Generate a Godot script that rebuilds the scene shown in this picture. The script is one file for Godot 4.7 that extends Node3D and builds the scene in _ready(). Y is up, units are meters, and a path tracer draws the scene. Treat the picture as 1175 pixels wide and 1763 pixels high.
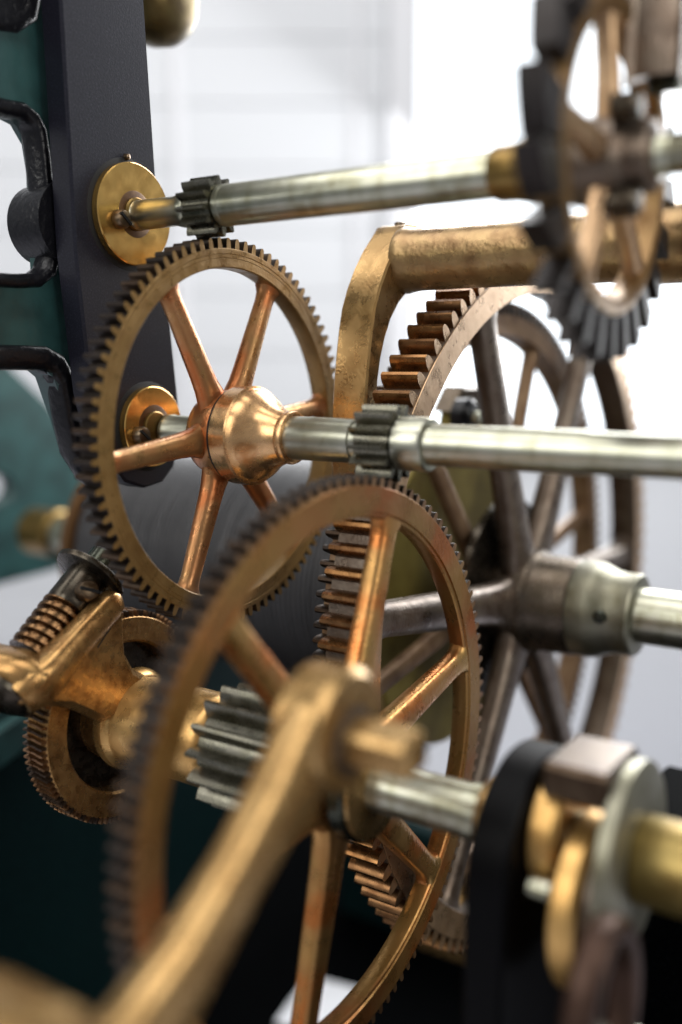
extends Node3D
# A turret clock movement seen close up. Every arbor runs along x (towards the right and the viewer);
# an angle on a wheel counts from +y towards +z.

class Bag:
	var v := PackedVector3Array()
	var n := PackedVector3Array()
	var t := PackedInt32Array()
	func add(p: Vector3, m: Vector3) -> int:
		v.append(p); n.append(m)
		return v.size() - 1
	func tri(a: int, b: int, c: int) -> void:
		var f := (v[b] - v[a]).cross(v[c] - v[a])
		if f.length_squared() < 1e-18: return
		if f.dot(n[a] + n[b] + n[c]) > 0.0:
			t.append(a); t.append(c); t.append(b)
		else:
			t.append(a); t.append(b); t.append(c)
	func quad(a: int, b: int, c: int, d: int) -> void:
		tri(a, b, c); tri(a, c, d)
	func flat4(a: Vector3, b: Vector3, c: Vector3, d: Vector3, m: Vector3) -> void:
		quad(add(a, m), add(b, m), add(c, m), add(d, m))
	func mesh(am: ArrayMesh = null) -> ArrayMesh:
		if am == null: am = ArrayMesh.new()
		var arr := []
		arr.resize(Mesh.ARRAY_MAX)
		arr[Mesh.ARRAY_VERTEX] = v; arr[Mesh.ARRAY_NORMAL] = n; arr[Mesh.ARRAY_INDEX] = t
		am.add_surface_from_arrays(Mesh.PRIMITIVE_TRIANGLES, arr)
		return am

var taken := {}
var M := {}
var rng := RandomNumberGenerator.new()

# ------------------------------------------------------------------ nodes
func numbered(called: String) -> String:
	var k: int = taken.get(called, -1) + 1
	taken[called] = k
	return called if k == 0 else "%s_%03d" % [called, k]

func thing(called: String, label: String, category: String, at := Vector3.ZERO, group := "") -> Node3D:
	var o := Node3D.new()
	o.name = numbered(called)
	add_child(o)
	o.position = at
	o.set_meta("label", label); o.set_meta("category", category)
	if group: o.set_meta("group", group)
	return o

func part(called: String, mesh: Mesh, mat: Material, parent: Node3D, at := Vector3.ZERO) -> MeshInstance3D:
	var o := MeshInstance3D.new()
	var key := "%d/%s" % [parent.get_instance_id(), called]
	var k: int = taken.get(key, -1) + 1
	taken[key] = k
	o.name = called if k == 0 else "%s_%03d" % [called, k]
	o.mesh = mesh
	o.material_override = mat
	parent.add_child(o, true)
	o.position = at
	return o

func structure(called: String, mesh: Mesh, mat: Material, label: String) -> MeshInstance3D:
	var o := part(called, mesh, mat, self)
	o.set_meta("kind", "structure"); o.set_meta("label", label)
	return o

# ------------------------------------------------------------------ shapes
func yz(x: float, deg: float, r: float) -> Vector3:
	return Vector3(x, r * cos(deg_to_rad(deg)), r * sin(deg_to_rad(deg)))

# revolve a profile of (x, r) about the x axis; a profile runs from low x to high x on the outside
func lathe(b: Bag, pro: Array, seg := 64, closed := false, smooth := 38.0) -> void:
	var cnt := pro.size()
	var ns := cnt if closed else cnt - 1
	var nor := []
	for j in ns:
		var d: Vector2 = pro[(j + 1) % cnt] - pro[j]
		nor.append(Vector2(-d.y, d.x).normalized())
	for j in ns:
		var p0: Vector2 = pro[j]
		var p1: Vector2 = pro[(j + 1) % cnt]
		var n0: Vector2 = nor[j]
		var n1: Vector2 = nor[j]
		if (closed or j > 0) and nor[(j - 1 + ns) % ns].dot(nor[j]) > cos(deg_to_rad(smooth)):
			n0 = (nor[(j - 1 + ns) % ns] + nor[j]).normalized()
		if (closed or j < ns - 1) and nor[(j + 1) % ns].dot(nor[j]) > cos(deg_to_rad(smooth)):
			n1 = (nor[(j + 1) % ns] + nor[j]).normalized()
		var base := b.v.size()
		for i in seg + 1:
			var a := TAU * i / seg
			var c := cos(a)
			var s := sin(a)
			b.add(Vector3(p0.x, p0.y * c, p0.y * s), Vector3(n0.x, n0.y * c, n0.y * s))
			b.add(Vector3(p1.x, p1.y * c, p1.y * s), Vector3(n1.x, n1.y * c, n1.y * s))
		for i in seg:
			var q := base + i * 2
			b.quad(q, q + 1, q + 3, q + 2)

func turned(pro: Array, seg := 64, closed := false) -> ArrayMesh:
	var b := Bag.new()
	lathe(b, pro, seg, closed)
	return b.mesh()

func v2(list: Array) -> Array:
	var out := []
	for i in range(0, list.size(), 2): out.append(Vector2(list[i], list[i + 1]))
	return out

# extrude a polygon of (y, z) along x with chamfered edges
func plate(b: Bag, poly: PackedVector2Array, x0: float, x1: float, bev := 0.0, smooth := 40.0, sides := true, ends := true) -> void:
	var p := poly
	if Geometry2D.is_polygon_clockwise(p): p.reverse()
	var cnt := p.size()
	var en := []
	for i in cnt:
		var d := (p[(i + 1) % cnt] - p[i]).normalized()
		en.append(Vector2(d.y, -d.x))
	var ins := PackedVector2Array()
	for i in cnt:
		var a: Vector2 = en[(i - 1 + cnt) % cnt]
		var c: Vector2 = en[i]
		var m := (a + c).normalized()
		ins.append(p[i] - m * (bev / maxf(m.dot(c), 0.35)))
	# outward sense
	var sgn := 1.0
	var test: Vector2 = p[0].lerp(p[1], 0.5) + en[0] * 1e-5
	if Geometry2D.is_point_in_polygon(test, p):
		sgn = -1.0
		for i in cnt: ins[i] = p[i] * 2.0 - ins[i]
	for i in (cnt if sides else 0):
		var j := (i + 1) % cnt
		var prev: Vector2 = en[(i - 1 + cnt) % cnt]
		var here: Vector2 = en[i]
		var nxt: Vector2 = en[j]
		var na: Vector2 = (prev + here).normalized() if prev.dot(here) > cos(deg_to_rad(smooth)) else here
		var nb: Vector2 = (nxt + here).normalized() if nxt.dot(here) > cos(deg_to_rad(smooth)) else here
		na *= sgn; nb *= sgn
		var A := Vector3(0, na.x, na.y)
		var B := Vector3(0, nb.x, nb.y)
		b.quad(b.add(Vector3(x0 + bev, p[i].x, p[i].y), A), b.add(Vector3(x1 - bev, p[i].x, p[i].y), A), b.add(Vector3(x1 - bev, p[j].x, p[j].y), B), b.add(Vector3(x0 + bev, p[j].x, p[j].y), B))
		if bev > 0.0:
			for s in [0, 1]:
				var xo := x1 if s else x0
				var xi := x1 - bev if s else x0 + bev
				var nx := Vector3(1 if s else -1, 0, 0)
				b.quad(b.add(Vector3(xi, p[i].x, p[i].y), (A + nx).normalized()), b.add(Vector3(xi, p[j].x, p[j].y), (B + nx).normalized()), b.add(Vector3(xo, ins[j].x, ins[j].y), (B + nx).normalized()), b.add(Vector3(xo, ins[i].x, ins[i].y), (A + nx).normalized()))
	if not ends: return
	var tr := Geometry2D.triangulate_polygon(ins if bev > 0.0 else p)
	var use := ins if bev > 0.0 else p
	for s in [0, 1]:
		var base := b.v.size()
		for i in cnt: b.add(Vector3(x1 if s else x0, use[i].x, use[i].y), Vector3(1 if s else -1, 0, 0))
		for k in range(0, tr.size(), 3): b.tri(base + tr[k], base + tr[k + 1], base + tr[k + 2])

func plated(list: Array, x0: float, x1: float, bev := 0.0) -> ArrayMesh:
	var b := Bag.new()
	plate(b, PackedVector2Array(v2(list)), x0, x1, bev)
	return b.mesh()

# a smooth skin over rings of equally many points
func skin(b: Bag, rings: Array, caps := true) -> void:
	var nr := rings.size()
	var cnt: int = rings[0].size()
	var base := b.v.size()
	for i in nr:
		var mid := Vector3.ZERO
		for p in rings[i]: mid += p
		mid /= cnt
		for j in cnt:
			var du: Vector3 = rings[i][(j + 1) % cnt] - rings[i][(j - 1 + cnt) % cnt]
			var dv: Vector3 = rings[mini(i + 1, nr - 1)][j] - rings[maxi(i - 1, 0)][j]
			var m := du.cross(dv).normalized()
			if m.dot(rings[i][j] - mid) < 0.0: m = -m
			b.add(rings[i][j], m)
	for i in nr - 1:
		for j in cnt:
			var k := (j + 1) % cnt
			b.quad(base + i * cnt + j, base + (i + 1) * cnt + j, base + (i + 1) * cnt + k, base + i * cnt + k)
	if caps:
		for e in [0, nr - 1]:
			var mid := Vector3.ZERO
			for p in rings[e]: mid += p
			mid /= cnt
			var inner := Vector3.ZERO
			for p in rings[1 if e == 0 else nr - 2]: inner += p
			var m: Vector3 = (mid - inner / cnt).normalized()
			var c := b.add(mid, m)
			var s := b.v.size()
			for p in rings[e]: b.add(p, m)
			for j in cnt: b.tri(c, s + j, s + (j + 1) % cnt)

# sweep a superellipse along a path; side is the direction of the first half width
func sweep(b: Bag, path: Array, ra: Array, rb: Array, side: Vector3, power := 2.0, cnt := 20, closed := false) -> void:
	var rings := []
	var n := path.size()
	for i in n:
		var d: Vector3
		if closed: d = (path[(i + 1) % n] - path[(i - 1 + n) % n]).normalized()
		else: d = (path[mini(i + 1, n - 1)] - path[maxi(i - 1, 0)]).normalized()
		var u := (side - d * side.dot(d)).normalized()
		var w := d.cross(u)
		var ring := PackedVector3Array()
		for j in cnt:
			var a := TAU * (j + 0.5) / cnt
			var c := cos(a)
			var s := sin(a)
			ring.append(path[i] + u * ra[i % ra.size()] * signf(c) * pow(absf(c), 2.0 / power) + w * rb[i % rb.size()] * signf(s) * pow(absf(s), 2.0 / power))
		rings.append(ring)
	if closed:
		rings.append(rings[0])
		skin(b, rings, false)
	else: skin(b, rings)

func block(b: Bag, c: Vector3, size: Vector3, bev := 0.001, turn := Basis()) -> void:
	var h := size * 0.5
	for ax in 3:
		for s in [-1.0, 1.0]:
			var u := (ax + 1) % 3
			var w := (ax + 2) % 3
			var m := Vector3.ZERO
			m[ax] = s
			var q := []
			for k in [[-1, -1], [1, -1], [1, 1], [-1, 1]]:
				var p := Vector3.ZERO
				p[ax] = s * h[ax]; p[u] = k[0] * (h[u] - bev); p[w] = k[1] * (h[w] - bev)
				q.append(c + turn * p)
			b.flat4(q[0], q[1], q[2], q[3], turn * m)
			# chamfers towards +-u
			for t in [-1.0, 1.0]:
				var m2 := Vector3.ZERO
				m2[ax] = s; m2[u] = t
				var e := []
				for k in [-1, 1]:
					var p := Vector3.ZERO
					p[ax] = s * h[ax]; p[u] = t * (h[u] - bev); p[w] = k * (h[w] - bev)
					var p2 := p
					p2[ax] = s * (h[ax] - bev); p2[u] = t * h[u]
					e.append([c + turn * p, c + turn * p2])
				b.flat4(e[0][0], e[0][1], e[1][1], e[1][0], turn * m2.normalized())
	for sx in [-1, 1]:
		for sy in [-1, 1]:
			for sz in [-1, 1]:
				var sg := Vector3(sx, sy, sz)
				var q := []
				for ax in 3:
					var p := sg * (h - Vector3.ONE * bev)
					p[ax] = sg[ax] * h[ax]
					q.append(c + turn * p)
				var m := turn * sg.normalized()
				b.tri(b.add(q[0], m), b.add(q[1], m), b.add(q[2], m))

func blocked(c: Vector3, size: Vector3, bev := 0.001, turn := Basis()) -> ArrayMesh:
	var b := Bag.new()
	block(b, c, size, bev, turn)
	return b.mesh()

# a basis whose x axis lies along d
func along(d: Vector3) -> Basis:
	var x := d.normalized()
	var up := Vector3.UP if absf(x.y) < 0.9 else Vector3.RIGHT
	var z := x.cross(up).normalized()
	return Basis(x, z.cross(x).normalized(), z)

# one tooth at angle 0, from just inside the root to the tip
func tooth_mesh(root: float, tip: float, half_root: float, half_tip: float, x0: float, x1: float, round_tip := 0.3) -> ArrayMesh:
	var h := tip - root
	var poly := PackedVector2Array([
		Vector2(root - h * 0.12, half_root * 1.1), Vector2(root + h * 0.12, half_root), Vector2(root + h * 0.55, lerpf(half_root, half_tip, 0.35)), Vector2(tip - h * round_tip * 0.5, half_tip), Vector2(tip, half_tip * 0.45),
		Vector2(tip, -half_tip * 0.45), Vector2(tip - h * round_tip * 0.5, -half_tip), Vector2(root + h * 0.55, -lerpf(half_root, half_tip, 0.35)), Vector2(root + h * 0.12, -half_root), Vector2(root - h * 0.12, -half_root * 1.1)])
	var b := Bag.new()
	plate(b, poly, x0, x1, 0.0, 50.0, true, false)
	var e := Bag.new()
	plate(e, poly, x0, x1, 0.0, 50.0, false, true)
	return e.mesh(b.mesh())

func ring_of(called: String, mesh: Mesh, mats: Array, parent: Node3D, count: int, start := 0.0, ends: Material = null) -> void:
	for k in count:
		var m: Material = mats[rng.randi() % mats.size()]
		var o := part(called, mesh, m if ends == null else null, parent)
		if ends:
			o.set_surface_override_material(0, m)
			o.set_surface_override_material(1, ends)
		o.rotation.x = deg_to_rad(start + 360.0 * k / count)

# ------------------------------------------------------------------ materials
func noise_tex(freq: float, octaves: int, lo: Color, mid: Color, hi: Color, at: int, size := 512, type := FastNoiseLite.TYPE_SIMPLEX_SMOOTH, p0 := 0.25, p1 := 0.5, p2 := 0.75) -> Texture2D:
	var nz := FastNoiseLite.new()
	nz.noise_type = type; nz.frequency = freq; nz.fractal_octaves = octaves; nz.seed = at
	var im := nz.get_seamless_image(size, size)
	im.convert(Image.FORMAT_RGB8)
	var out := Image.create(size, size, false, Image.FORMAT_RGB8)
	for y in size:
		for x in size:
			var g := im.get_pixel(x, y).r
			var c: Color
			if g < p1: c = lo.lerp(mid, clampf((g - p0) / (p1 - p0), 0, 1))
			else: c = mid.lerp(hi, clampf((g - p1) / (p2 - p1), 0, 1))
			out.set_pixel(x, y, c)
	return ImageTexture.create_from_image(out)

func mat(called: String, col: Color, metal: float, rough: float, tex: Texture2D = null, scale := 8.0, bump: Texture2D = null, relief := 0.0, rtex: Texture2D = null) -> StandardMaterial3D:
	var m := StandardMaterial3D.new()
	m.resource_name = called
	m.albedo_color = col; m.metallic = metal; m.roughness = rough
	m.uv1_triplanar = true; m.uv1_world_triplanar = true
	m.uv1_scale = Vector3.ONE * scale
	m.uv1_triplanar_sharpness = 4.0
	if tex: m.albedo_texture = tex
	if rtex: m.roughness_texture = rtex
	if bump:
		m.heightmap_enabled = true; m.heightmap_texture = bump; m.heightmap_scale = relief
	M[called] = m
	if metal == 0.0 and col.get_luminance() < 0.2: m.metallic_specular = 0.38
	return m

func make_materials() -> void:
	var g := func(x: float) -> Color: return Color(x, x, x)
	var patina := noise_tex(0.010, 6, Color(0.88, 0.85, 0.81), Color(0.95, 0.94, 0.92), Color(1, 1, 1), 3, 512, FastNoiseLite.TYPE_SIMPLEX_SMOOTH, 0.15, 0.45, 0.8)
	var tarnish := noise_tex(0.012, 6, Color(0.76, 0.71, 0.66), Color(0.91, 0.885, 0.86), Color(1, 1, 0.98), 11, 512, FastNoiseLite.TYPE_SIMPLEX_SMOOTH, 0.1, 0.42, 0.8)
	var steelmark := noise_tex(0.010, 6, Color(0.82, 0.81, 0.75), Color(0.95, 0.95, 0.93), Color(1, 1, 1), 21, 512, FastNoiseLite.TYPE_SIMPLEX_SMOOTH, 0.1, 0.42, 0.8)
	var hue := noise_tex(0.006, 4, Color(1.0, 0.80, 0.64), Color(0.95, 0.89, 0.80), Color(0.94, 0.95, 0.85), 41, 512, FastNoiseLite.TYPE_SIMPLEX_SMOOTH, 0.2, 0.42, 0.75)
	var brushed := noise_tex(0.008, 6, g.call(0.80), g.call(0.92), g.call(1.0), 51)
	var grain := noise_tex(0.09, 3, g.call(0.2), g.call(0.5), g.call(0.8), 5)
	var cast := noise_tex(0.03, 4, g.call(0.1), g.call(0.5), g.call(0.9), 8)
	var rough := noise_tex(0.02, 5, g.call(0.6), g.call(0.8), g.call(1.0), 13)
	var specks := noise_tex(0.11, 3, g.call(0.60), g.call(0.68), Color(1.0, 1.0, 0.98), 31, 512, FastNoiseLite.TYPE_SIMPLEX_SMOOTH, 0.2, 0.66, 0.80)
	mat("brass_rim", Color(0.60, 0.48, 0.29), 0.6, 0.45, patina, 7.0, grain, 0.012, rough)
	mat("bronze_tooth_end", Color(0.62, 0.49, 0.36), 0.85, 0.35, tarnish, 9.0)
	mat("bronze_rim", Color(0.62, 0.465, 0.29), 0.7, 0.40, hue, 3.2, grain, 0.015, rough)
	mat("copper_spoke", Color(0.73, 0.555, 0.41), 0.75, 0.40, hue, 5.0, grain, 0.016, rough)
	mat("bronze_spoke", Color(0.74, 0.58, 0.39), 0.8, 0.38, hue, 4.0, grain, 0.02, rough)
	mat("hub_bronze", Color(0.86, 0.69, 0.50), 0.9, 0.33, patina, 9.0, null, 0.0, rough)
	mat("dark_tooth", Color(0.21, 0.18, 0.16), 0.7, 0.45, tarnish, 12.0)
	mat("dark_tooth_worn", Color(0.29, 0.235, 0.19), 0.75, 0.42, tarnish, 12.0)
	mat("bright_tooth", Color(0.55, 0.42, 0.30), 0.9, 0.35, tarnish, 12.0)
	mat("wheel_brown", Color(0.42, 0.375, 0.335), 0.7, 0.45, tarnish, 5.0, grain, 0.015, rough)
	mat("wheel_face", Color(0.74, 0.62, 0.49), 0.8, 0.42, patina, 5.0, grain, 0.01, rough)
	mat("coarse_tooth", Color(0.55, 0.40, 0.25), 0.9, 0.33, tarnish, 8.0, null, 0.0, rough)
	mat("coarse_tooth_dark", Color(0.49, 0.36, 0.24), 0.9, 0.36, tarnish, 8.0, null, 0.0, rough)
	mat("rear_wheel", Color(0.54, 0.44, 0.34), 0.6, 0.5, tarnish, 5.0)
	mat("olive_brass", Color(0.50, 0.45, 0.22), 0.6, 0.5, patina, 5.0)
	mat("gold_plate", Color(0.95, 0.77, 0.45), 0.95, 0.24, patina, 5.0, null, 0.0, rough)
	mat("gold_edge", Color(0.55, 0.45, 0.26), 0.9, 0.32, patina, 9.0)
	mat("gilt_cast", Color(0.64, 0.53, 0.37), 0.6, 0.4, tarnish, 6.0, cast, 0.022, rough)
	mat("gilt_smooth", Color(0.66, 0.535, 0.35), 0.8, 0.38, patina, 6.0, grain, 0.01, rough)
	mat("steel", Color(0.70, 0.70, 0.64), 0.95, 0.30, steelmark, 5.0)
	M.steel.uv1_scale = Vector3(9, 5, 5)
	mat("steel_dark", Color(0.26, 0.27, 0.24), 0.9, 0.35, steelmark, 9.0, grain, 0.01, rough)
	mat("pinion_steel", Color(0.47, 0.46, 0.415), 0.92, 0.34, steelmark, 5.0, grain, 0.003, rough)
	mat("count_brass", Color(0.56, 0.45, 0.30), 0.75, 0.40, tarnish, 6.0)
	mat("ratchet_dark", Color(0.17, 0.155, 0.155), 0.6, 0.42, tarnish, 8.0)
	mat("pewter", Color(0.52, 0.51, 0.45), 0.9, 0.42, steelmark, 5.0)
	mat("cap_brown", Color(0.30, 0.25, 0.20), 0.85, 0.3, tarnish, 8.0)
	mat("shaft_brass", Color(0.62, 0.54, 0.33), 0.85, 0.36, patina, 7.0)
	mat("knob_brass", Color(0.36, 0.31, 0.19), 0.85, 0.38, tarnish, 7.0)
	mat("cam_brass", Color(0.80, 0.64, 0.39), 0.75, 0.36, patina, 7.0)
	mat("oil_ring", Color(0.38, 0.27, 0.15), 0.6, 0.4, tarnish, 12.0)
	mat("iron_hub", Color(0.36, 0.32, 0.28), 0.85, 0.38, steelmark, 6.0, grain, 0.01, rough)
	mat("bronze_cast", Color(0.68, 0.535, 0.34), 0.8, 0.36, tarnish, 9.0, cast, 0.008, rough)
	mat("worm_bronze", Color(0.46, 0.35, 0.24), 0.9, 0.33, tarnish, 14.0, null, 0.0, rough)
	mat("iron_cap", Color(0.30, 0.28, 0.25), 0.9, 0.35, tarnish, 10.0, null, 0.0, rough)
	mat("sleeve_bronze", Color(0.80, 0.64, 0.40), 0.75, 0.38, patina, 6.0, grain, 0.008, rough)
	mat("frame_black", Color(0.175, 0.175, 0.225), 0.0, 0.33, specks, 9.0, grain, 0.006)
	mat("frame_gloss", Color(0.06, 0.06, 0.075), 0.0, 0.28, null, 8.0, cast, 0.03)
	mat("frame_green", Color(0.145, 0.28, 0.275), 0.0, 0.33, brushed, 5.0, cast, 0.012)
	mat("bed_green", Color(0.07, 0.17, 0.175), 0.0, 0.45, specks, 3.0, cast, 0.02)
	mat("bed_dark", Color(0.025, 0.03, 0.035), 0.0, 0.6, specks, 3.0)
	mat("drum_rope", Color(0.40, 0.40, 0.41), 0.4, 0.48, specks, 6.0)
	mat("near_black", Color(0.035, 0.035, 0.045), 0.0, 0.42, specks, 8.0)
	M.bed_dark.metallic_specular = 0.05
	M.near_black.metallic_specular = 0.18
	M.bed_green.metallic_specular = 0.2
	mat("fork_copper", Color(0.27, 0.20, 0.165), 0.75, 0.42, tarnish, 8.0)
	mat("screw", Color(0.44, 0.38, 0.31), 0.9, 0.32, tarnish, 14.0)
	mat("slot", Color(0.03, 0.03, 0.03), 0.2, 0.7)
	mat("wall_white", Color(0.745, 0.755, 0.77), 0.0, 0.6)
	mat("casing_white", Color(0.78, 0.785, 0.80), 0.0, 0.5)
	mat("floor_pale", Color(0.74, 0.74, 0.78), 0.0, 0.55)
	var pane := mat("window_pane", Color(0.9, 0.93, 0.96), 0.0, 0.3)
	pane.emission_enabled = true; pane.emission = Color(0.95, 0.98, 1.0); pane.emission_energy_multiplier = 1.6

# ------------------------------------------------------------------ common parts
func screw(parent: Node3D, at: Vector3, d: Vector3, r: float, h: float, turn := 0.6, m := "screw") -> void:
	var o := part("screw", turned(v2([0, 0, 0, r, h * 0.6, r, h * 0.9, r * 0.82, h, r * 0.55, h, 0]), 24), M[m], parent, at)
	o.basis = along(d) * Basis(Vector3.RIGHT, turn)
	var s := part("slot", blocked(Vector3(h * 0.95, 0, 0), Vector3(h * 0.35, r * 1.75, r * 0.28), 0.0), M.slot, o)
	s.position = Vector3.ZERO

func pinion(parent: Node3D, called: String, x0: float, x1: float, root: float, tip: float, count: int, m: Material, start := 0.0) -> void:
	var core := part(called, turned(v2([x0, 0, x0, root, x1, root, x1, 0]), 40), m, parent)
	var pitch := TAU * (root + tip) * 0.5 / count
	var b := tooth_mesh(root, tip, pitch * 0.24, pitch * 0.15, x0 - 0.0003, x1 + 0.0003, 0.5)
	ring_of("leaf", b, [m], core, count, start)

func _ready() -> void:
	rng.seed = 7
	# ---------------- camera
	var cam := Camera3D.new()
	cam.name = "camera"
	add_child(cam)
	cam.transform = Transform3D(Basis(Vector3(0.8287, 0, -0.5597), Vector3(-0.0823, 0.9891, -0.1219), Vector3(0.5536, 0.1471, 0.8197)).orthonormalized(), Vector3(0.5177, 1.2564, 0.6162))
	cam.keep_aspect = Camera3D.KEEP_HEIGHT
	cam.fov = 54.433
	cam.near = 0.02; cam.far = 30.0
	var att := CameraAttributesPhysical.new()
	att.frustum_focal_length = 35.0
	att.frustum_focus_distance = 0.79
	att.exposure_aperture = 1.35
	cam.attributes = att
	cam.fov = 54.433
	cam.current = true
	# ---------------- light
	var env := Environment.new()
	env.background_mode = Environment.BG_COLOR
	env.background_color = Color(0.56, 0.57, 0.59)
	env.tonemap_mode = Environment.TONE_MAPPER_LINEAR
	env.tonemap_exposure = 1.0
	env.sdfgi_enabled = true; env.ssao_enabled = true; env.ssil_enabled = true
	var we := WorldEnvironment.new()
	we.name = "environment"
	we.environment = env
	add_child(we)
	make_materials()
	lamp("window_light", Vector3(-0.02, 2.05, -1.68), Vector3(0.15, 1.2, -0.1), Vector2(1.7, 1.8), 9.0, Color(1.0, 1.0, 1.0))
	lamp("side_window_light", Vector3(2.5, 2.3, 0.1), Vector3(0, 1.2, 0), Vector2(1.6, 1.6), 4.0, Color(1.0, 0.985, 0.96))
	lamp("room_light", Vector3(-0.5, 3.5, 0.4), Vector3(-0.7, 1.0, -1.1), Vector2(2.6, 2.0), 6.5, Color(1.0, 0.99, 0.98))
	lamp("left_window_light", Vector3(-0.7, 2.5, 2.4), Vector3(-0.2, 1.0, 0.0), Vector2(2.6, 1.8), 6.0, Color(1.0, 0.99, 0.97))
	build_room()
	build_frame()
	build_upper_arbor()
	build_middle_arbor()
	build_lower_arbor()
	build_great_wheel()
	build_rocker()
	build_worm()
	build_near_pieces()
	build_rest()

func lamp(called: String, at: Vector3, to: Vector3, size: Vector2, energy: float, col: Color) -> void:
	var l := AreaLight3D.new()
	l.name = called
	l.area_size = size
	l.light_energy = energy
	l.light_color = col
	l.area_normalize_energy = true
	l.area_range = 12.0
	l.area_attenuation = 2.0
	l.shadow_enabled = true
	add_child(l)
	l.look_at_from_position(at, to)

# ------------------------------------------------------------------ setting
const HX := Vector3(-0.55968, 0, -0.82871)     # towards the wall
const RX := Vector3(0.82871, 0, -0.55968)      # along the wall to the right
func on_wall(u: float, y: float, off := 0.0) -> Vector3:
	return Vector3(0.5177, y, 0.6162) + HX * (2.7 - off) + RX * u

func wall_box(u0: float, u1: float, y0: float, y1: float, off: float, thick: float, bev := 0.003) -> ArrayMesh:
	var turn := Basis(RX, Vector3.UP, -HX)
	return blocked(on_wall((u0 + u1) / 2, (y0 + y1) / 2, off + thick / 2), Vector3(u1 - u0, y1 - y0, thick), bev, turn)

func build_room() -> void:
	var fl := Bag.new()
	block(fl, Vector3(0, -0.05, -0.5), Vector3(9, 0.1, 9), 0.0)
	structure("floor", fl.mesh(), M.floor_pale, "pale floor below the clock movement")
	var wall := structure("back_wall", wall_box(-2.6, 0.2, 0.0, 3.2, -0.06, 0.05), M.wall_white, "white boarded wall behind the clock movement")
	var y := 0.0
	while y < 3.0:
		var p := part("plank", wall_box(-2.6, 0.118, y + 0.0012, y + 0.1588, -0.008, 0.0150 + rng.randf() * 0.001, 0.0012), M.wall_white, wall)
		p.position = Vector3.ZERO
		y += 0.16
	var low := structure("window_wall", wall_box(0.203, 2.6, 0.0, 1.03, -0.06, 0.07), M.wall_white, "plain pale wall below the bright window")
	var w := thing("window", "tall bright daylight window with white casing behind the toothed wheels", "window", on_wall(0.9, 1.03))
	var inv := -w.position
	part("window_casing", wall_box(0.12, 0.2, 0.9, 3.2, -0.005, 0.035), M.casing_white, w, inv)
	part("window_sill", wall_box(0.203, 2.6, 1.033, 1.075, -0.055, 0.1), M.casing_white, w, inv)
	part("window_pane", wall_box(0.203, 2.6, 1.08, 3.2, -0.05, 0.008), M.window_pane, w, inv)
	part("wall_batten", wall_box(0.03, 0.05, 0.9, 3.2, 0.0085, 0.006), M.casing_white, w, inv)
	part("wall_batten", wall_box(-0.435, -0.405, 0.9, 3.2, 0.0085, 0.006), M.casing_white, w, inv)

# ------------------------------------------------------------------ cast-iron frame at the far end
func moulding(parent: Node3D, list: Array, half: float) -> void:
	var path := []
	for i in range(0, list.size(), 2): path.append(Vector3(-0.124, list[i], list[i + 1]))
	var b := Bag.new()
	sweep(b, path, [0.012], [half], Vector3.RIGHT, 2.5, 16)
	part("moulding", b.mesh(), M.frame_gloss, parent)

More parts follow.
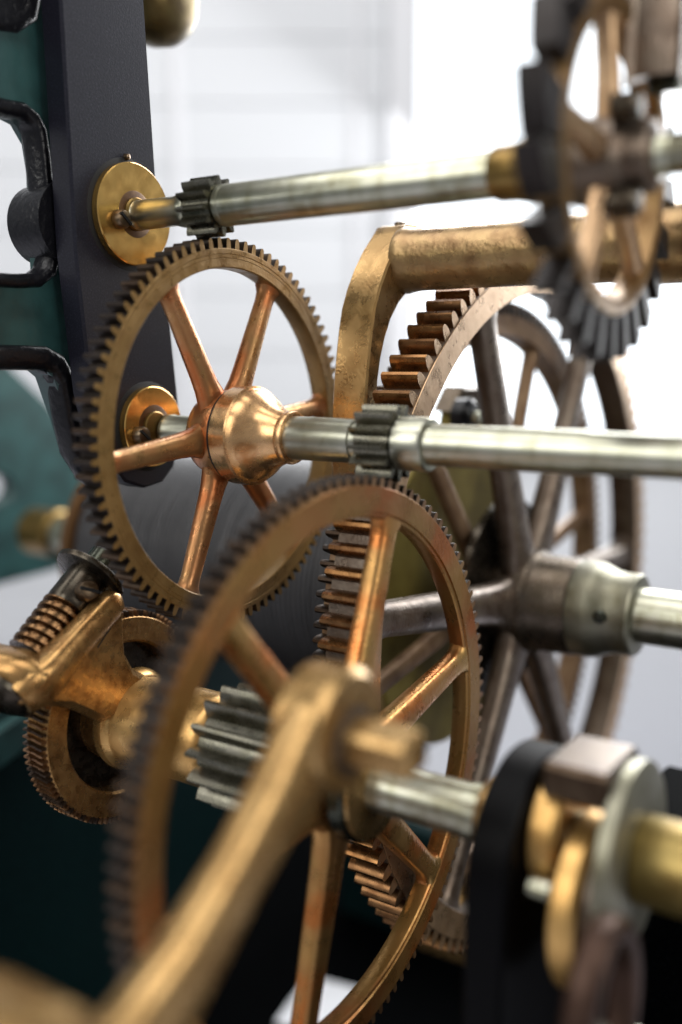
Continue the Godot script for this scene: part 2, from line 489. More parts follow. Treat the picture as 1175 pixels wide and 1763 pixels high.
func build_frame() -> void:
	var t := thing("clock_frame", "green cast-iron end frame with black mouldings and upright carrying two brass bearing plates", "frame", Vector3(0, 0, 0))
	part("upright", plated([1.66, 0.097, 1.519, 0.0894, 1.342, 0.0847, 1.235, 0.074, 1.185, 0.062, 1.16, 0.04, 1.153, 0.018, 1.156, -0.004, 1.168, -0.018, 1.19, -0.025, 1.2197, -0.0259, 1.3, -0.0165, 1.411, -0.0048, 1.5435, 0.0031, 1.66, 0.009], -0.108, -0.0851, 0.002), M.frame_black, t)
	# web with two openings, behind the upright
	part("web", plated([1.70, 0.02, 1.70, 0.55, 1.443, 0.55, 1.443, 0.118, 1.438, 0.096, 1.425, 0.086, 1.405, 0.083, 1.33, 0.083, 1.322, 0.095, 1.318, 0.12, 1.318, 0.55, 1.262, 0.55, 1.262, 0.125, 1.258, 0.10, 1.246, 0.083, 1.212, 0.070, 1.186, 0.062, 1.165, 0.045, 1.165, 0.01, 1.3, 0.0], -0.142, -0.116, 0.002), M.frame_green, t)
	# black mouldings round the openings
	moulding(t, [1.440, 0.55, 1.4425, 0.2, 1.4435, 0.118, 1.4445, 0.102, 1.440, 0.0925, 1.432, 0.087, 1.415, 0.0845, 1.39, 0.0825, 1.355, 0.080], 0.0066)
	moulding(t, [1.3175, 0.55, 1.3175, 0.2, 1.318, 0.115, 1.320, 0.095, 1.328, 0.083, 1.345, 0.076], 0.0062)
	moulding(t, [1.2615, 0.55, 1.2615, 0.2, 1.262, 0.115, 1.2615, 0.092, 1.256, 0.079, 1.243, 0.0705, 1.213, 0.066, 1.187, 0.060, 1.168, 0.046, 1.155, 0.028], 0.0105)
	moulding(t, [1.503, 0.55, 1.503, 0.13, 1.506, 0.108, 1.516, 0.094, 1.54, 0.087, 1.66, 0.084], 0.011)
	part("bearing_boss", turned(v2([-0.152, 0, -0.152, 0.026, -0.148, 0.031, -0.115, 0.033, -0.1085, 0.033, -0.1085, 0]), 40), M.frame_gloss, t, Vector3(0, 1.366, 0.066))
	part("upper_block", plated([1.50, 0.55, 1.50, 0.125, 1.506, 0.106, 1.52, 0.094, 1.66, 0.09, 1.66, 0.55], -0.150, -0.112, 0.003), M.frame_gloss, t)
	# the two brass bearing plates with their screws
	for k in [[1.3745, 0.0275, 0.040, 0.0045], [1.2045, 0.013, 0.0335, 0.0045]]:
		var r: float = k[2]
		var pl := part("bearing_plate", turned(v2([-0.0848, 0, -0.0848, r - 0.001, -0.084, r, -0.0785, r, -0.0778, r - 0.0008, -0.0778, 0]), 72), M.gold_plate, t, Vector3(0, k[0], k[1]))
		screw(pl, Vector3(-0.0775, -0.006, 0.0185), Vector3(1, 0, 0), 0.0075, 0.008, 0.9)
		part("oil_ring", turned(v2([-0.0779, 0, -0.0779, 0.0185, -0.0776, 0.0178, -0.0776, 0]), 40), M.oil_ring, pl)
		part("bush", turned(v2([-0.0775, 0, -0.0775, 0.013, -0.0755, 0.013, -0.0745, 0.012, -0.0745, 0]), 36), M.gold_edge, pl)
		part("grease_ring", turned(v2([-0.0851, 0, -0.0851, r + 0.004, -0.0846, r + 0.003, -0.0846, 0]), 48), M.slot, pl)
	part("peg", turned(v2([-0.086, 0, -0.086, 0.003, -0.082, 0.0022, -0.081, 0]), 12), M.screw, t, Vector3(0, 1.419, 0.029))

# ------------------------------------------------------------------ upper arbor with the ratchet-toothed wheel
func build_upper_arbor() -> void:
	var t := thing("upper_arbor", "topmost steel shaft with a small dark pinion and a dark notched wheel", "gear shaft", Vector3(0, 1.3733, 0.028))
	part("shaft", turned(v2([-0.10, 0, -0.10, 0.0112, -0.074, 0.0112, -0.0725, 0.0118, -0.071, 0.0112, -0.067, 0.0112, -0.066, 0.0116, -0.033, 0.0112, -0.023, 0.0135, -0.0165, 0.0135, -0.015, 0.0125, 0.0135, 0.0125, 0.0138, 0.0142, 0.0150, 0.0152, 0.019, 0.0152, 0.0193, 0.0149, 0.0198, 0.0149, 0.0201, 0.0152, 0.24, 0.0148, 0.25, 0.0125, 0.33, 0.0115, 0.345, 0.0115, 0.3455, 0.0112, 0.3465, 0.0112, 0.347, 0.0115, 0.7, 0.0115, 0.7, 0]), 48), M.steel, t)
	pinion(t, "pinion", -0.0145, 0.0125, 0.0155, 0.0222, 12, M.pinion_steel, 8.0)
	part("collar", turned(v2([0.237, 0, 0.237, 0.0155, 0.240, 0.017, 0.252, 0.0175, 0.262, 0.02, 0.2625, 0]), 40), M.gold_edge, t)
	var x0 := 0.298
	var x1 := 0.316
	part("hub", turned(v2([0.262, 0, 0.262, 0.0195, 0.285, 0.0205, 0.29, 0.024, 0.30, 0.026, 0.318, 0.026, 0.323, 0.021, 0.335, 0.02, 0.338, 0.016, 0.338, 0]), 40), M.wheel_brown, t)
	var rim := part("notched_rim", turned(v2([x0 + 0.002, 0.079, x0 + 0.002, 0.0885, x1 - 0.0006, 0.0885, x1, 0.0880, x1, 0.080, x1 - 0.0006, 0.079]), 96, true), M.count_brass, t)
	for g in [[36, 49], [55, 66.5], [75, 92.3], [94, 109], [113, 125], [132, 136], [144, 148], [156, 160], [168, 172], [180, 184], [192, 196], [204, 208], [216, 221], [230, 237], [246, 254], [264, 272], [283, 291], [302, 310], [322, 332], [344, 354], [365, 374]]:
		var n := maxi(3, int((g[1] - g[0]) / 3.0))
		var poly := PackedVector2Array()
		for i in n + 1:
			var q := yz(0, lerpf(g[0], g[1], float(i) / n), 0.1158 - minf(0.013, 0.0011 * (g[1] - g[0])) * float(i) / n)
			poly.append(Vector2(q.y, q.z))
		for i in n + 1:
			var q := yz(0, lerpf(g[1], g[0], float(i) / n), 0.0870)
			poly.append(Vector2(q.y, q.z))
		var b := Bag.new()
		plate(b, poly, x0 + 0.0006, x1 - 0.0006, 0.0004, 25.0)
		part("notch_tooth", b.mesh(), M.ratchet_dark, rim)
	for k in 5:
		var b := Bag.new()
		var a := 8.0 + 72.0 * k
		sweep(b, [yz(0.309, a, 0.018), yz(0.309, a, 0.03), yz(0.309, a, 0.05), yz(0.308, a, 0.072), yz(0.308, a, 0.083), yz(0.308, a, 0.089)], [0.010, 0.0085, 0.0075, 0.007, 0.0095, 0.013], [0.008, 0.007, 0.0065, 0.0065, 0.007, 0.008], yz(0, a + 90, 1.0), 2.6)
		part("spoke", b.mesh(), M.wheel_face, t)
	for a in [40.0, 150.0, 265.0]:
		part("boss", turned(v2([0.318, 0, 0.318, 0.0085, 0.331, 0.0085, 0.3335, 0.006, 0.3335, 0]), 20), M.iron_cap, t, yz(0, a, 0.031))
	var c := thing("pallet_arm", "blurred dark bronze pallet block above the notched wheel", "pallet", Vector3(0.33, 1.45, -0.01))
	part("block", plated([-0.03, 0.028, -0.02, -0.005, -0.018, -0.06, 0.09, -0.08, 0.09, 0.012, 0.03, 0.024], -0.016, 0.016, 0.004), M.wheel_brown, c)
	part("tip", plated([-0.036, 0.01, -0.03, -0.028, -0.016, -0.03, -0.016, 0.012], -0.010, 0.010, 0.002), M.steel_dark, c)

# ------------------------------------------------------------------ middle arbor, wheel with 90 teeth
func build_middle_arbor() -> void:
	var t := thing("middle_arbor", "steel shaft carrying the brass gear wheel with copper spokes and polished bell-shaped hub", "gear shaft", Vector3(0, 1.2, 0))
	part("shaft", turned(v2([-0.10, 0, -0.10, 0.0125, -0.074, 0.0125, -0.0735, 0.0145, -0.069, 0.0145, -0.068, 0.0138, -0.02, 0.0138, 0.05, 0.0165, 0.056, 0.0168, 0.1165, 0.0165, 0.117, 0.015, 0.16, 0.015, 0.179, 0.0150, 0.18, 0.0148, 0.29, 0.0146, 0.296, 0.0136, 0.7, 0.0136, 0.7, 0]), 56), M.steel, t)
	var root := 0.1455
	var inner := 0.1308
	var rim := part("gear_rim", turned(v2([-0.0185, inner + 0.002, -0.0185, root, -0.0005, root, 0, root - 0.0005, 0, root - 0.004, -0.0004, root - 0.0043, -0.0004, root - 0.0047, 0, root - 0.005, 0, root - 0.0072, -0.0003, root - 0.0075, 0, root - 0.0078, 0, inner + 0.0008, -0.0008, inner, -0.012, inner - 0.0004]), 180, true), M.brass_rim, t)
	var tm := tooth_mesh(root, 0.1534, 0.0026, 0.0019, -0.0182, -0.0003)
	ring_of("tooth", tm, [M.dark_tooth, M.dark_tooth, M.dark_tooth_worn], rim, 90, 2.0, M.brass_rim)
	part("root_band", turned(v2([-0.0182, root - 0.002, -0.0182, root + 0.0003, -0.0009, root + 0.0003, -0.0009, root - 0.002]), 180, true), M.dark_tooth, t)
	for a in [30.0, 96.0, 157.5, 220.0, 278.0, -25.5]:
		var b := Bag.new()
		sweep(b, [yz(-0.011, a, 0.024), yz(-0.011, a, 0.034), yz(-0.011, a, 0.044), yz(-0.011, a, 0.056), yz(-0.011, a, 0.09), yz(-0.011, a, 0.118), yz(-0.011, a, 0.125), yz(-0.011, a, 0.129), yz(-0.011, a, 0.133)], [0.018, 0.0135, 0.0108, 0.0098, 0.0088, 0.0080, 0.0088, 0.011, 0.014], [0.009, 0.009, 0.0088, 0.0085, 0.0078, 0.0072, 0.0074, 0.0085, 0.0095], yz(0, a + 90, 1.0), 2.2, 24)
		part("spoke", b.mesh(), M.copper_spoke, t)
	part("spoke_boss", turned(v2([-0.03, 0, -0.03, 0.026, -0.026, 0.031, -0.018, 0.0345, -0.003, 0.0365, 0.001, 0.036, 0.0015, 0]), 56), M.copper_spoke, t)
	part("groove", turned(v2([0.0012, 0, 0.0012, 0.0375, 0.0045, 0.0375, 0.0045, 0]), 56), M.slot, t)
	part("hub", turned(v2([0.0035, 0, 0.0035, 0.0375, 0.0045, 0.0390, 0.0195, 0.0393, 0.0203, 0.0376, 0.024, 0.0366, 0.0275, 0.0345, 0.031, 0.0315, 0.035, 0.0280, 0.040, 0.0248, 0.045, 0.0224, 0.0495, 0.0208, 0.0525, 0.0200, 0.0532, 0.0205, 0.0565, 0.0208, 0.0585, 0.0200, 0.0592, 0.0185, 0.0592, 0]), 72), M.hub_bronze, t)
	pinion(t, "pinion", 0.1245, 0.1535, 0.0195, 0.0278, 13, M.pinion_steel, 10.0)
	part("collar", turned(v2([0.1545, 0, 0.1545, 0.0185, 0.1555, 0.0195, 0.1765, 0.0195, 0.1785, 0.018, 0.1785, 0]), 48), M.steel, t)

# ------------------------------------------------------------------ lower arbor, wheel with 120 teeth nearest the viewer
func build_lower_arbor() -> void:
	var t := thing("lower_arbor", "lower shaft with large copper-brown gear wheel, long ribbed pinion and bronze sleeve", "gear shaft", Vector3(0, 0.9728, 0.0697))
	part("shaft", turned(v2([-0.16, 0, -0.16, 0.015, 0.10, 0.015, 0.155, 0.0175, 0.25, 0.0175, 0.25, 0.0185, 0.34, 0.0185, 0.6, 0.0185, 0.6, 0]), 48), M.steel, t)
	var root := 0.2031
	var inner := 0.1808
	var x0 := 0.1395
	var x1 := 0.1558
	var rim := part("gear_rim", turned(v2([x0, inner + 0.003, x0, root, x1 - 0.0006, root, x1, root - 0.0006, x1, inner + 0.0045, x1 - 0.0012, inner + 0.004, x1 - 0.0012, inner + 0.0012, x1 - 0.0022, inner, x0 + 0.007, inner - 0.0006]), 240, true), M.bronze_rim, t)
	var tm := tooth_mesh(root, 0.2096, 0.0027, 0.0019, x0 + 0.0003, x1 - 0.0004)
	ring_of("tooth", tm, [M.dark_tooth, M.dark_tooth_worn, M.dark_tooth], rim, 120, 0.4, M.bronze_tooth_end)
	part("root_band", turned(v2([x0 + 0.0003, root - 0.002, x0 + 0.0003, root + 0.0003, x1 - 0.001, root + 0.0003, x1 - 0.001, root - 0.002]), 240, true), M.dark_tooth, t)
	for a in [-19.0, -77.5, -134.5, 165.0, 102.0, 41.5]:
		var b := Bag.new()
		sweep(b, [yz(0.1475, a, 0.03), yz(0.1475, a, 0.045), yz(0.1475, a, 0.06), yz(0.1475, a, 0.11), yz(0.1475, a, 0.165), yz(0.1475, a, 0.174), yz(0.1475, a, 0.179), yz(0.1475, a, 0.183)], [0.021, 0.015, 0.0128, 0.0112, 0.0098, 0.0105, 0.013, 0.017], [0.0105, 0.0100, 0.0095, 0.0088, 0.0080, 0.0080, 0.0082, 0.0084], yz(0, a + 90, 1.0), 2.9, 28)
		part("spoke", b.mesh(), M.bronze_spoke, t)
	part("hub", turned(v2([0.11, 0, 0.11, 0.033, 0.118, 0.038, 0.125, 0.041, 0.152, 0.041, 0.156, 0.038, 0.158, 0]), 48), M.bronze_rim, t)
	part("collar", turned(v2([0.163, 0, 0.163, 0.0385, 0.165, 0.0405, 0.173, 0.0405, 0.175, 0.0385, 0.175, 0]), 56), M.steel_dark, t)
	part("flange", turned(v2([0.1755, 0, 0.1755, 0.037, 0.1785, 0.037, 0.179, 0.036, 0.179, 0]), 56), M.gilt_smooth, t)
	pinion(t, "pinion", 0.0445, 0.115, 0.0335, 0.0465, 14, M.pinion_steel, 4.0)
	part("sleeve", turned(v2([-0.058, 0, -0.058, 0.040, -0.0545, 0.0415, -0.049, 0.0405, -0.047, 0.0375, -0.044, 0.0362, 0.036, 0.0362, 0.041, 0.035, 0.0442, 0.032, 0.0442, 0]), 64), M.sleeve_bronze, t)
	# worm wheel
	var ww := part("worm_wheel", turned(v2([-0.083, 0, -0.083, 0.0822, -0.062, 0.0822, -0.061, 0.0812, -0.061, 0.063, -0.063, 0.061, -0.076, 0.060, -0.076, 0.037, -0.058, 0.034, -0.058, 0]), 120), M.bronze_cast, t)
	part("recess", turned(v2([-0.0758, 0.036, -0.0758, 0.0602, -0.0755, 0.0602, -0.0755, 0.036]), 64, true), M.iron_cap, ww)
	var b2 := Bag.new()
	for s in 6:
		var u0 := -0.0825 + 0.021 * s / 6.0
		var u1 := -0.0825 + 0.021 * (s + 1) / 6.0
		var sk := 0.0016
		var poly := PackedVector2Array([Vector2(0.0815, -0.0013), Vector2(0.0868, -0.0008), Vector2(0.0868, 0.0008), Vector2(0.0815, 0.0013)])
		for i in 4: poly[i] += Vector2(-0.0012 * pow(absf(s - 2.5) / 2.5 - 1.0, 2.0), (s - 2.5) * sk * 0.2)
		plate(b2, poly, u0, u1 + 0.0001, 0.0)
	ring_of("worm_tooth", b2.mesh(), [M.dark_tooth_worn, M.bright_tooth], ww, 100)

# ------------------------------------------------------------------ great wheel, its drum and the rear wheel
func build_great_wheel() -> void:
	var at := Vector3(0, 1.0157, -0.3227)
	var t := thing("great_wheel", "great wheel with thick coarse bronze teeth, brown spokes and a heavy grey hub", "gear shaft", at)
	var root := 0.3345
	var inner := 0.3088
	var x0 := 0.095
	var x1 := 0.1293
	var rim := part("gear_rim", turned(v2([x0, inner + 0.004, x0, root, x1 - 0.0008, root, x1, root - 0.0008, x1, inner + 0.001, x1 - 0.001, inner, x0 + 0.018, inner - 0.001]), 240, true), M.wheel_brown, t)
	part("rim_face", turned(v2([x1 - 0.0002, inner + 0.0012, x1 - 0.0002, root - 0.0007, x1 + 0.0006, root - 0.0010, x1 + 0.0006, inner + 0.0016]), 240, true), M.wheel_face, t)
	var tm := tooth_mesh(root, 0.3466, 0.0054, 0.0032, x0 + 0.0004, x1 - 0.0004, 0.35)
	ring_of("coarse_tooth", tm, [M.coarse_tooth, M.coarse_tooth_dark], rim, 116, 1.1, M.wheel_face)
	for a in [22.0, 82.0, 147.0, 212.0, 270.0, -29.5]:
		var b := Bag.new()
		sweep(b, [yz(0.112, a, 0.035), yz(0.112, a, 0.055), yz(0.112, a, 0.075), yz(0.112, a, 0.11), yz(0.112, a, 0.20), yz(0.112, a, 0.28), yz(0.112, a, 0.297), yz(0.112, a, 0.306), yz(0.112, a, 0.313)], [0.030, 0.025, 0.0215, 0.0195, 0.0172, 0.0150, 0.0165, 0.021, 0.028], [0.014, 0.014, 0.0135, 0.013, 0.012, 0.0115, 0.012, 0.0135, 0.015], yz(0, a + 90, 1.0), 2.3, 24)
		part("spoke", b.mesh(), M.wheel_brown, t)
	part("hub", turned(v2([0.088, 0, 0.088, 0.046, 0.094, 0.052, 0.125, 0.0535, 0.132, 0.051, 0.134, 0.0495, 0.170, 0.0487, 0.1725, 0.0475, 0.1725, 0]), 72), M.iron_hub, t)
	part("hub_sleeve", turned(v2([0.1727, 0, 0.1727, 0.0470, 0.176, 0.0478, 0.188, 0.0478, 0.194, 0.0470, 0.201, 0.0440, 0.208, 0.0412, 0.216, 0.0400, 0.224, 0.0400, 0.2295, 0.0405, 0.232, 0.0385, 0.233, 0.034, 0.234, 0]), 72), M.pewter, t)
	screw(t, Vector3(0.207, 0.004, 0.0405), Vector3(0.15, 0.12, 1), 0.0065, 0.007, 0.3, "steel_dark")
	part("shaft", turned(v2([-0.6, 0, -0.6, 0.026, 0.234, 0.027, 0.7, 0.027, 0.7, 0]), 48), M.steel, t)
	part("click_disc", turned(v2([0.087, 0, 0.087, 0.104, 0.094, 0.104, 0.094, 0]), 80), M.iron_cap, t)

	var d := thing("winding_drum", "dark grey roped winding drum with olive brass end disc and thin-spoked rear gear", "drum", at)
	# rope turns: one coil after another
	var pro := [Vector2(-0.43, 0), Vector2(-0.43, 0.12)]
	var x := -0.43
	while x < 0.008:
		var lift := rng.randf_range(-0.0009, 0.0009)
		for k in 4: pro.append(Vector2(x + 0.0065 * k / 4.0, 0.1205 + lift + 0.0045 * sin(PI * (k + 0.5) / 4.0)))
		x += 0.0065
	pro.append(Vector2(x, 0.122)); pro.append(Vector2(x, 0))
	part("rope_drum", turned(pro, 96), M.drum_rope, d)
	part("end_disc", turned(v2([0.012, 0, 0.012, 0.163, 0.015, 0.166, 0.032, 0.166, 0.034, 0.164, 0.034, 0]), 96), M.olive_brass, d)
	part("left_flange", turned(v2([-0.446, 0, -0.446, 0.133, -0.444, 0.135, -0.434, 0.135, -0.4315, 0.133, -0.4305, 0.13, -0.4305, 0]), 96), M.oil_ring, d)
	part("end_bush", turned(v2([-0.66, 0, -0.66, 0.03, -0.655, 0.034, -0.602, 0.034, -0.598, 0.03, -0.598, 0]), 40), M.gold_edge, d)
	var ri := part("rear_rim", turned(v2([0.060, 0.270, 0.060, 0.290, 0.0855, 0.290, 0.0855, 0.270]), 160, true), M.rear_wheel, d)
	var rm := tooth_mesh(0.290, 0.3035, 0.0036, 0.0026, 0.0604, 0.0851)
	ring_of("rear_tooth", rm, [M.dark_tooth, M.dark_tooth_worn], ri, 150)
	for a in [-20.0, 40.0, 100.0, 160.0, 220.0, 281.0]:
		var b := Bag.new()
		sweep(b, [yz(0.072, a, 0.03), yz(0.072, a, 0.06), yz(0.072, a, 0.15), yz(0.072, a, 0.265), yz(0.072, a, 0.283)], [0.015, 0.012, 0.0095, 0.0085, 0.012], [0.008], yz(0, a + 90, 1.0), 2.4, 16)
		part("rear_spoke", b.mesh(), M.rear_wheel, d)
	# bearing pieces seen between the great wheel's spokes
	var k := thing("click_bracket", "grey rounded click with black screw and brass block between the great wheel's brown spokes", "bracket", Vector3(0.045, 1.2, -0.31))
	part("block", plated([0.012, 0.03, 0.012, -0.05, -0.03, -0.055, -0.034, 0.04], -0.012, 0.012, 0.003), M.olive_brass, k)
	part("cap", plated([0.010, 0.045, 0.034, 0.022, 0.034, -0.012, 0.022, -0.045, 0.014, -0.06, 0.008, -0.062, 0.008, 0.03], -0.014, 0.012, 0.003), M.iron_hub, k)
	var sc := part("round_screw", turned(v2([0, 0, 0, 0.019, 0.012, 0.019, 0.017, 0.014, 0.018, 0]), 28), M.frame_gloss, k, Vector3(0.013, 0.004, 0.036))
	part("screw_tip", turned(v2([0.016, 0, 0.016, 0.007, 0.023, 0.006, 0.024, 0]), 16), M.steel, sc)

# ------------------------------------------------------------------ gilt rocker: a cast tube and a curved arm
func build_rocker() -> void:
	var at := Vector3(0.085, 1.342, -0.124)
	var t := thing("rocker_arm", "gold painted cast tube with a curved flat arm hanging from its end", "rocker arm", at)
	var tube := part("tube", turned(v2([-0.003, 0, -0.003, 0.0265, 0.0, 0.0275, 0.004, 0.0268, 0.012, 0.0255, 0.05, 0.0250, 0.14, 0.0252, 0.20, 0.0262, 0.21, 0.0285, 0.26, 0.0290, 0.7, 0.0290, 0.7, 0]), 56), M.gilt_cast, t)
	tube.position = Vector3.ZERO
	part("arm", plated([1.372, -0.150, 1.3735, -0.136, 1.371, -0.126, 1.364, -0.1195, 1.350, -0.1045, 1.334, -0.0913, 1.318, -0.081, 1.3022, -0.0734, 1.285, -0.069, 1.2672, -0.0655, 1.245, -0.0620, 1.2248, -0.0600, 1.19, -0.058, 1.15, -0.060, 1.11, -0.066, 1.08, -0.075, 1.08, -0.092, 1.11, -0.083, 1.15, -0.077, 1.19, -0.0745, 1.225, -0.0765, 1.2435, -0.0789, 1.2604, -0.083, 1.276, -0.0892, 1.2916, -0.098, 1.306, -0.111, 1.3155, -0.125, 1.318, -0.14, 1.322, -0.152, 1.335, -0.160, 1.355, -0.160], 0.052, 0.085, 0.0016), M.gilt_smooth, t, -at)
	part("screw", turned(v2([0, 0, 0, 0.005, 0.003, 0.005, 0.004, 0.0035, 0.004, 0]), 16), M.screw, t, Vector3(0.068, 1.3725, -0.14) - at).rotation.z = PI / 2

# ------------------------------------------------------------------ worm and its bronze bracket
func build_worm() -> void:
	var a := Vector3(-0.072, 1.0714, 0.1201)        # upper end of the worm
	var e := Vector3(-0.072, 1.0433, 0.1543)          # lower end
	var d := (e - a).normalized()
	var t := thing("worm_bracket", "bronze bracket holding a dark screw worm with round iron caps against the worm wheel", "worm gear", (a + e) / 2)
	var inv := -t.position
	var ax := along(d)
	var len := (e - a).length()
	# worm thread
	var b := Bag.new()
	var rings := []
	var turns := 6.0
	var steps := 300
	var n := 30
	for i in steps + 1:
		var s := len * i / steps
		var ring := PackedVector3Array()
		for j in n:
			var ph := TAU * j / n
			var w := cos(TAU * (turns * i / steps) - ph)
			ring.append(Vector3(s, 0, 0) + Vector3(0, cos(ph), sin(ph)) * (0.0128 + 0.0052 * smoothstep(-0.35, 0.35, w)))
		rings.append(ring)
	skin(b, rings)
	var wm := part("worm", b.mesh(), M.worm_bronze, t)
	wm.transform = Transform3D(ax, a + inv)
	# bearing block and cap at the upper end
	var p := part("bearing", turned(v2([-0.031, 0, -0.031, 0.0165, -0.004, 0.0172, -0.001, 0.0160, -0.001, 0]), 36), M.iron_cap, t)
	p.transform = Transform3D(ax, a + inv)
	var q := part("cap", turned(v2([-0.0365, 0, -0.0365, 0.028, -0.0355, 0.0295, -0.0335, 0.0295, -0.0315, 0.0285, -0.030, 0.020, -0.030, 0]), 56), M.iron_cap, t)
	q.transform = Transform3D(ax, a + inv)
	var q2 := part("shaft_end", turned(v2([-0.056, 0, -0.056, 0.0095, -0.054, 0.0115, -0.0367, 0.012, -0.0367, 0]), 32), M.steel_dark, t)
	q2.transform = Transform3D(ax, a + inv)
	screw(t, a + inv - d * 0.016 + Vector3(0.0160, 0.0045, 0.0055), Vector3(1, 0.30, 0.35), 0.0085, 0.0095, 1.2)
	# bracket body: the arm in front of the worm, the web that runs to the sleeve, the lower block
	b = Bag.new()
	sweep(b, [Vector3(-0.048, 1.0790, 0.0880), Vector3(-0.048, 1.0765, 0.0915), Vector3(-0.048, 1.0719, 0.0985), Vector3(-0.048, 1.052, 0.1318), Vector3(-0.048, 1.036, 0.1560), Vector3(-0.050, 1.028, 0.172), Vector3(-0.052, 1.022, 0.182)], [0.004, 0.0085, 0.0105, 0.0118, 0.0145, 0.0165, 0.012], [0.004, 0.0095, 0.0115, 0.0122, 0.0150, 0.0175, 0.013], Vector3.RIGHT, 2.6, 24)
	part("arm", b.mesh(), M.bronze_cast, t, inv)
	b = Bag.new()
	sweep(b, [Vector3(-0.040, 1.0285, 0.1640), Vector3(-0.050, 1.0315, 0.1690), Vector3(-0.062, 1.0330, 0.1730), Vector3(-0.085, 1.0360, 0.182), Vector3(-0.095, 1.0370, 0.186)], [0.012, 0.0180, 0.020, 0.020, 0.016], [0.012, 0.0170, 0.019, 0.019, 0.015], Vector3.UP, 2.8, 24)
	part("lower_block", b.mesh(), M.bronze_cast, t, inv)
	b = Bag.new()
	plate(b, PackedVector2Array(v2([1.0765, 0.0885, 1.068, 0.0865, 1.048, 0.0868, 1.032, 0.0858, 1.018, 0.078, 1.008, 0.063, 0.994, 0.060, 0.984, 0.085, 0.984, 0.112, 0.996, 0.129, 1.0064, 0.1451, 1.013, 0.167, 1.0311, 0.164, 1.052, 0.1318])), -0.058, -0.0405, 0.005)
	part("web", b.mesh(), M.bronze_cast, t, inv)
	var lc := part("lower_cap", turned(v2([0.030, 0, 0.030, 0.024, 0.032, 0.0275, 0.036, 0.0275, 0.038, 0.024, 0.044, 0.012, 0.044, 0]), 48), M.iron_cap, t)
	lc.transform = Transform3D(ax, e + inv)
	var rod := part("rod", turned(v2([0.042, 0, 0.042, 0.0075, 0.14, 0.0075, 0.12, 0]), 24), M.iron_cap, t)
	rod.transform = Transform3D(ax, e + inv)
	var sl := part("saw_cut", blocked(Vector3(-0.0425, 1.0575, 0.1040), Vector3(0.0048, 0.036, 0.0013), 0.0002, Basis(Vector3.RIGHT, -0.82)), M.slot, t, inv)
	sl.position = inv

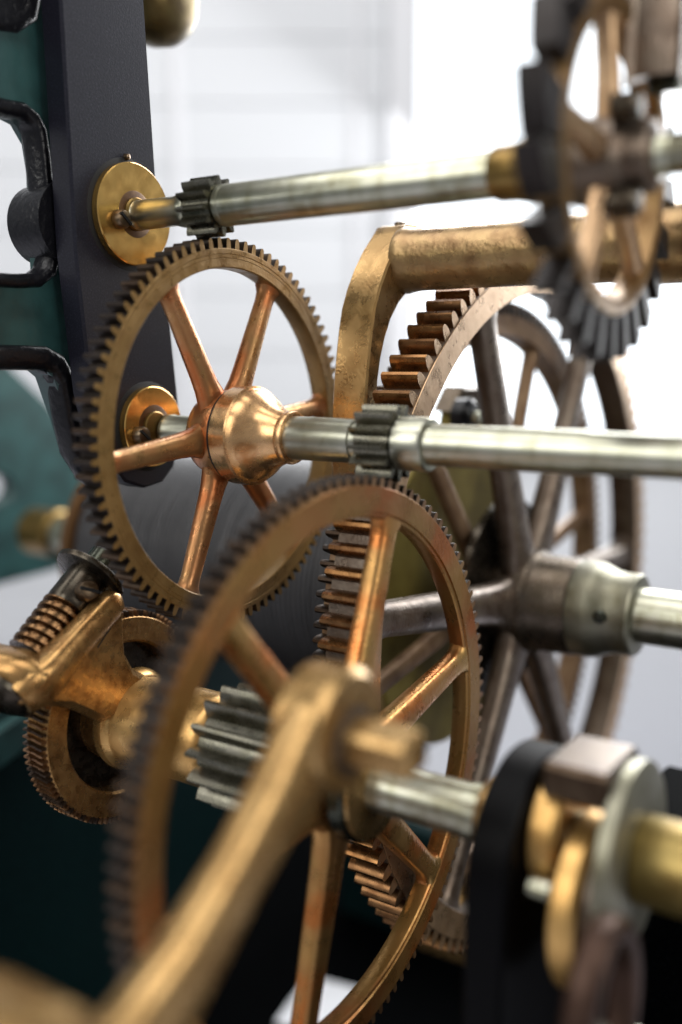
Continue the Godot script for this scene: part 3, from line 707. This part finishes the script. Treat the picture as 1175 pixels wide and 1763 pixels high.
# ------------------------------------------------------------------ pieces nearest the viewer
func build_near_pieces() -> void:
	var t := thing("hand_lever", "large blurred brass lever with round head and square stud crossing the lower gear wheel", "lever", Vector3(0.222, 1.06, 0.188))
	part("head", turned(v2([-0.018, 0, -0.018, 0.031, -0.014, 0.035, 0.010, 0.035, 0.0135, 0.031, 0.0135, 0]), 56), M.gilt_smooth, t)
	var b := Bag.new()
	sweep(b, [Vector3(-0.002, 0.004, 0.0), Vector3(-0.002, -0.011, 0.027), Vector3(-0.002, -0.026, 0.047), Vector3(-0.002, -0.050, 0.078), Vector3(-0.002, -0.078, 0.115), Vector3(-0.002, -0.100, 0.152), Vector3(-0.002, -0.112, 0.21)], [0.0135, 0.013, 0.0125, 0.012, 0.0125, 0.0140, 0.016], [0.031, 0.026, 0.0210, 0.0185, 0.020, 0.025, 0.034], Vector3.RIGHT, 2.7, 28)
	part("arm", b.mesh(), M.gilt_smooth, t)
	part("foot", turned(v2([-0.03, 0, -0.03, 0.05, -0.024, 0.056, 0.015, 0.056, 0.02, 0.05, 0.02, 0]), 48), M.gilt_smooth, t, Vector3(-0.004, -0.093, 0.228))
	part("stud", blocked(Vector3(0.0335, -0.004, 0.0), Vector3(0.042, 0.022, 0.022), 0.003, Basis(Vector3.RIGHT, 0.25)), M.gilt_smooth, t)
	part("stud_washer", turned(v2([0.0137, 0, 0.0137, 0.019, 0.0155, 0.019, 0.0155, 0]), 32), M.wheel_brown, t, Vector3(0, -0.004, 0))

	# near bearing post and the cams on the same axis
	var c := Vector3(0, 0.9728, 0.0697)
	var p := thing("near_post", "black round-topped iron post at the near end of the lower shaft", "post", Vector3(0.29, 0.55, 0.0697))
	var poly := PackedVector2Array()
	for k in 25:
		var a := deg_to_rad(-90.0 + 180.0 * k / 24.0)
		poly.append(Vector2(-0.014 + 0.066 * cos(a), 0.066 * sin(a)))
	poly.append(Vector2(-0.14, 0.067)); poly.append(Vector2(-0.43, 0.085)); poly.append(Vector2(-0.43, -0.085)); poly.append(Vector2(-0.14, -0.067))
	b = Bag.new()
	plate(b, poly, 0.278, 0.303, 0.002)
	part("post", b.mesh(), M.near_black, p, Vector3(-0.29, 0.9728 - 0.55, 0))
	part("flange", turned(v2([0.262, 0.0195, 0.262, 0.026, 0.265, 0.029, 0.2778, 0.029, 0.2778, 0.0195]), 48, true), M.gilt_smooth, p, Vector3(-0.29, 0.9728 - 0.55, 0))

	var s := thing("cam_stack", "blurred brass cams, block and steel disc in front of the black round-topped post", "cam", Vector3(0.305, 0.9728, 0.0697))
	var iv := Vector3(-0.305, 0, 0)
	part("brass_boss", turned(v2([0.3035, 0, 0.3035, 0.034, 0.306, 0.037, 0.318, 0.037, 0.321, 0.034, 0.321, 0]), 48), M.cam_brass, s, iv + Vector3(0, 0.008, 0.004))
	part("cam", turned(v2([0.3235, 0, 0.3235, 0.050, 0.326, 0.053, 0.336, 0.053, 0.339, 0.050, 0.339, 0]), 56), M.cam_brass, s, iv + Vector3(0, -0.032, 0.004))
	part("cap_block", blocked(Vector3(0.3290, 0.048, 0.006), Vector3(0.040, 0.022, 0.056), 0.003), M.cap_brown, s, iv)
	part("cam_face", turned(v2([0.3395, 0, 0.3395, 0.046, 0.3455, 0.046, 0.3465, 0.044, 0.3465, 0]), 48), M.wheel_brown, s, iv + Vector3(0, -0.03, 0.0))
	part("disc", turned(v2([0.347, 0, 0.347, 0.053, 0.349, 0.056, 0.356, 0.056, 0.358, 0.053, 0.358, 0]), 56), M.pewter, s, iv)
	part("brass_sleeve", turned(v2([0.3585, 0, 0.3585, 0.0245, 0.361, 0.026, 0.45, 0.026, 0.45, 0]), 48), M.shaft_brass, s, iv)
	part("set_screw", turned(v2([0, 0, 0, 0.006, 0.012, 0.006, 0.013, 0.004, 0.013, 0]), 20), M.steel, s, iv + Vector3(0.31, -0.012, 0.044))

	var f := thing("fork_link", "reddish bronze loop-shaped link with a bright stud below the brass cams", "link", Vector3(0.366, 0.922, 0.150))
	b = Bag.new()
	var loop := []
	for k in 32:
		var a := TAU * k / 32.0
		loop.append(Vector3(0, 0.048 * cos(a) * (1.0 + 0.1 * sin(a)), 0.036 * sin(a)))
	sweep(b, loop, [0.009], [0.008], Vector3.RIGHT, 2.4, 16, true)
	part("loop", b.mesh(), M.fork_copper, f)
	b = Bag.new()
	sweep(b, [Vector3(0, -0.044, 0), Vector3(0, -0.08, 0.01), Vector3(0, -0.16, 0.02)], [0.010], [0.018], Vector3.RIGHT, 2.6, 16)
	part("foot", b.mesh(), M.fork_copper, f)
	part("stud", turned(v2([-0.005, 0, -0.005, 0.008, 0.010, 0.008, 0.013, 0.005, 0.013, 0]), 20), M.steel, f, Vector3(0.0, 0.008, 0.03))
	part("pin", turned(v2([0, 0, 0, 0.009, 0.03, 0.005, 0.032, 0]), 20), M.steel, f, Vector3(0.0, -0.044, -0.05))

# ------------------------------------------------------------------ the bed, the second frame and what is left
func build_rest() -> void:
	var k := thing("brass_pulley", "round brass cap peeping out beside the top of the black upright", "cap", Vector3(-0.19, 1.60, -0.12))
	part("cap", turned(v2([-0.02, 0, -0.02, 0.035, -0.012, 0.042, 0.004, 0.044, 0.016, 0.040, 0.026, 0.030, 0.030, 0.016, 0.031, 0]), 48), M.knob_brass, k)

	var g := thing("rear_frame", "blurred dark green cast leg with a round hole far behind the end frame", "frame", Vector3(-0.75, 0.9, -0.35))
	part("leg", plated([1.48, -0.10, 1.3445, -0.2927, 1.2706, -0.348, 1.2437, -0.378, 1.1932, -0.4397, 1.1115, -0.4974, 0.9861, -0.5687, 0.9558, -0.5673, 0.9255, -0.4359, 0.9217, -0.3271, 0.92, -0.2, 0.915, 0.0, 1.045, 0.0, 1.047, -0.335, 1.055, -0.353, 1.0695, -0.361, 1.084, -0.354, 1.093, -0.337, 1.096, 0.0, 1.42, 0.05], -0.78, -0.75, 0.004), M.frame_green, g, -g.position)

	var bed := thing("machine_bed", "dark green iron bed along the bottom under all the wheels", "machine bed", Vector3(-0.35, 0.0, -0.4))
	part("side", plated([0.8376, 0.02, 0.8783, -0.1236, 0.90, -0.22, 0.90, -1.3, 0.50, -1.3, 0.50, -0.40, 0.305, -0.36, 0.305, 0.5, 0.62, 0.5], -0.46, -0.40, 0.006), M.bed_green, bed, -bed.position)
	part("green_rail", plated([0.8376, 0.02, 0.8783, -0.1236, 0.90, -0.22, 0.90, -0.5, 0.86, -0.5, 0.86, -0.22, 0.83, -0.11, 0.79, 0.02, 0.57, 0.5, 0.62, 0.5], -0.399, -0.385, 0.004), M.frame_green, bed, -bed.position)
	part("base_plate", blocked(Vector3(-0.15, 0.27, -0.32), Vector3(1.9, 0.06, 1.5), 0.01), M.bed_dark, bed, -bed.position)
	part("cross_rail", blocked(Vector3(0.05, 0.40, -0.78), Vector3(0.9, 0.20, 0.10), 0.01), M.bed_green, bed, -bed.position)
	part("near_rail", blocked(Vector3(0.40, 0.58, -0.28), Vector3(0.30, 0.56, 0.16), 0.01), M.bed_dark, bed, -bed.position)
	var paper := thing("paper_sheet", "small white sheet lying on the dark bed at the bottom", "paper", Vector3(-0.278, 0.3, -0.50))
	part("sheet", blocked(Vector3(0, 0.003, 0), Vector3(0.085, 0.004, 0.12), 0.0005, Basis(Vector3.UP, 0.2)), M.casing_white, paper)

	var cup := thing("brass_ring", "open brass ring low down behind the rim of the near gear wheel", "ring", Vector3(0.06, 0.66, -0.30))
	part("ring", turned(v2([-0.04, 0.044, -0.04, 0.050, 0.04, 0.050, 0.042, 0.052, 0.046, 0.052, 0.046, 0.044]), 64, true), M.gilt_smooth, cup)
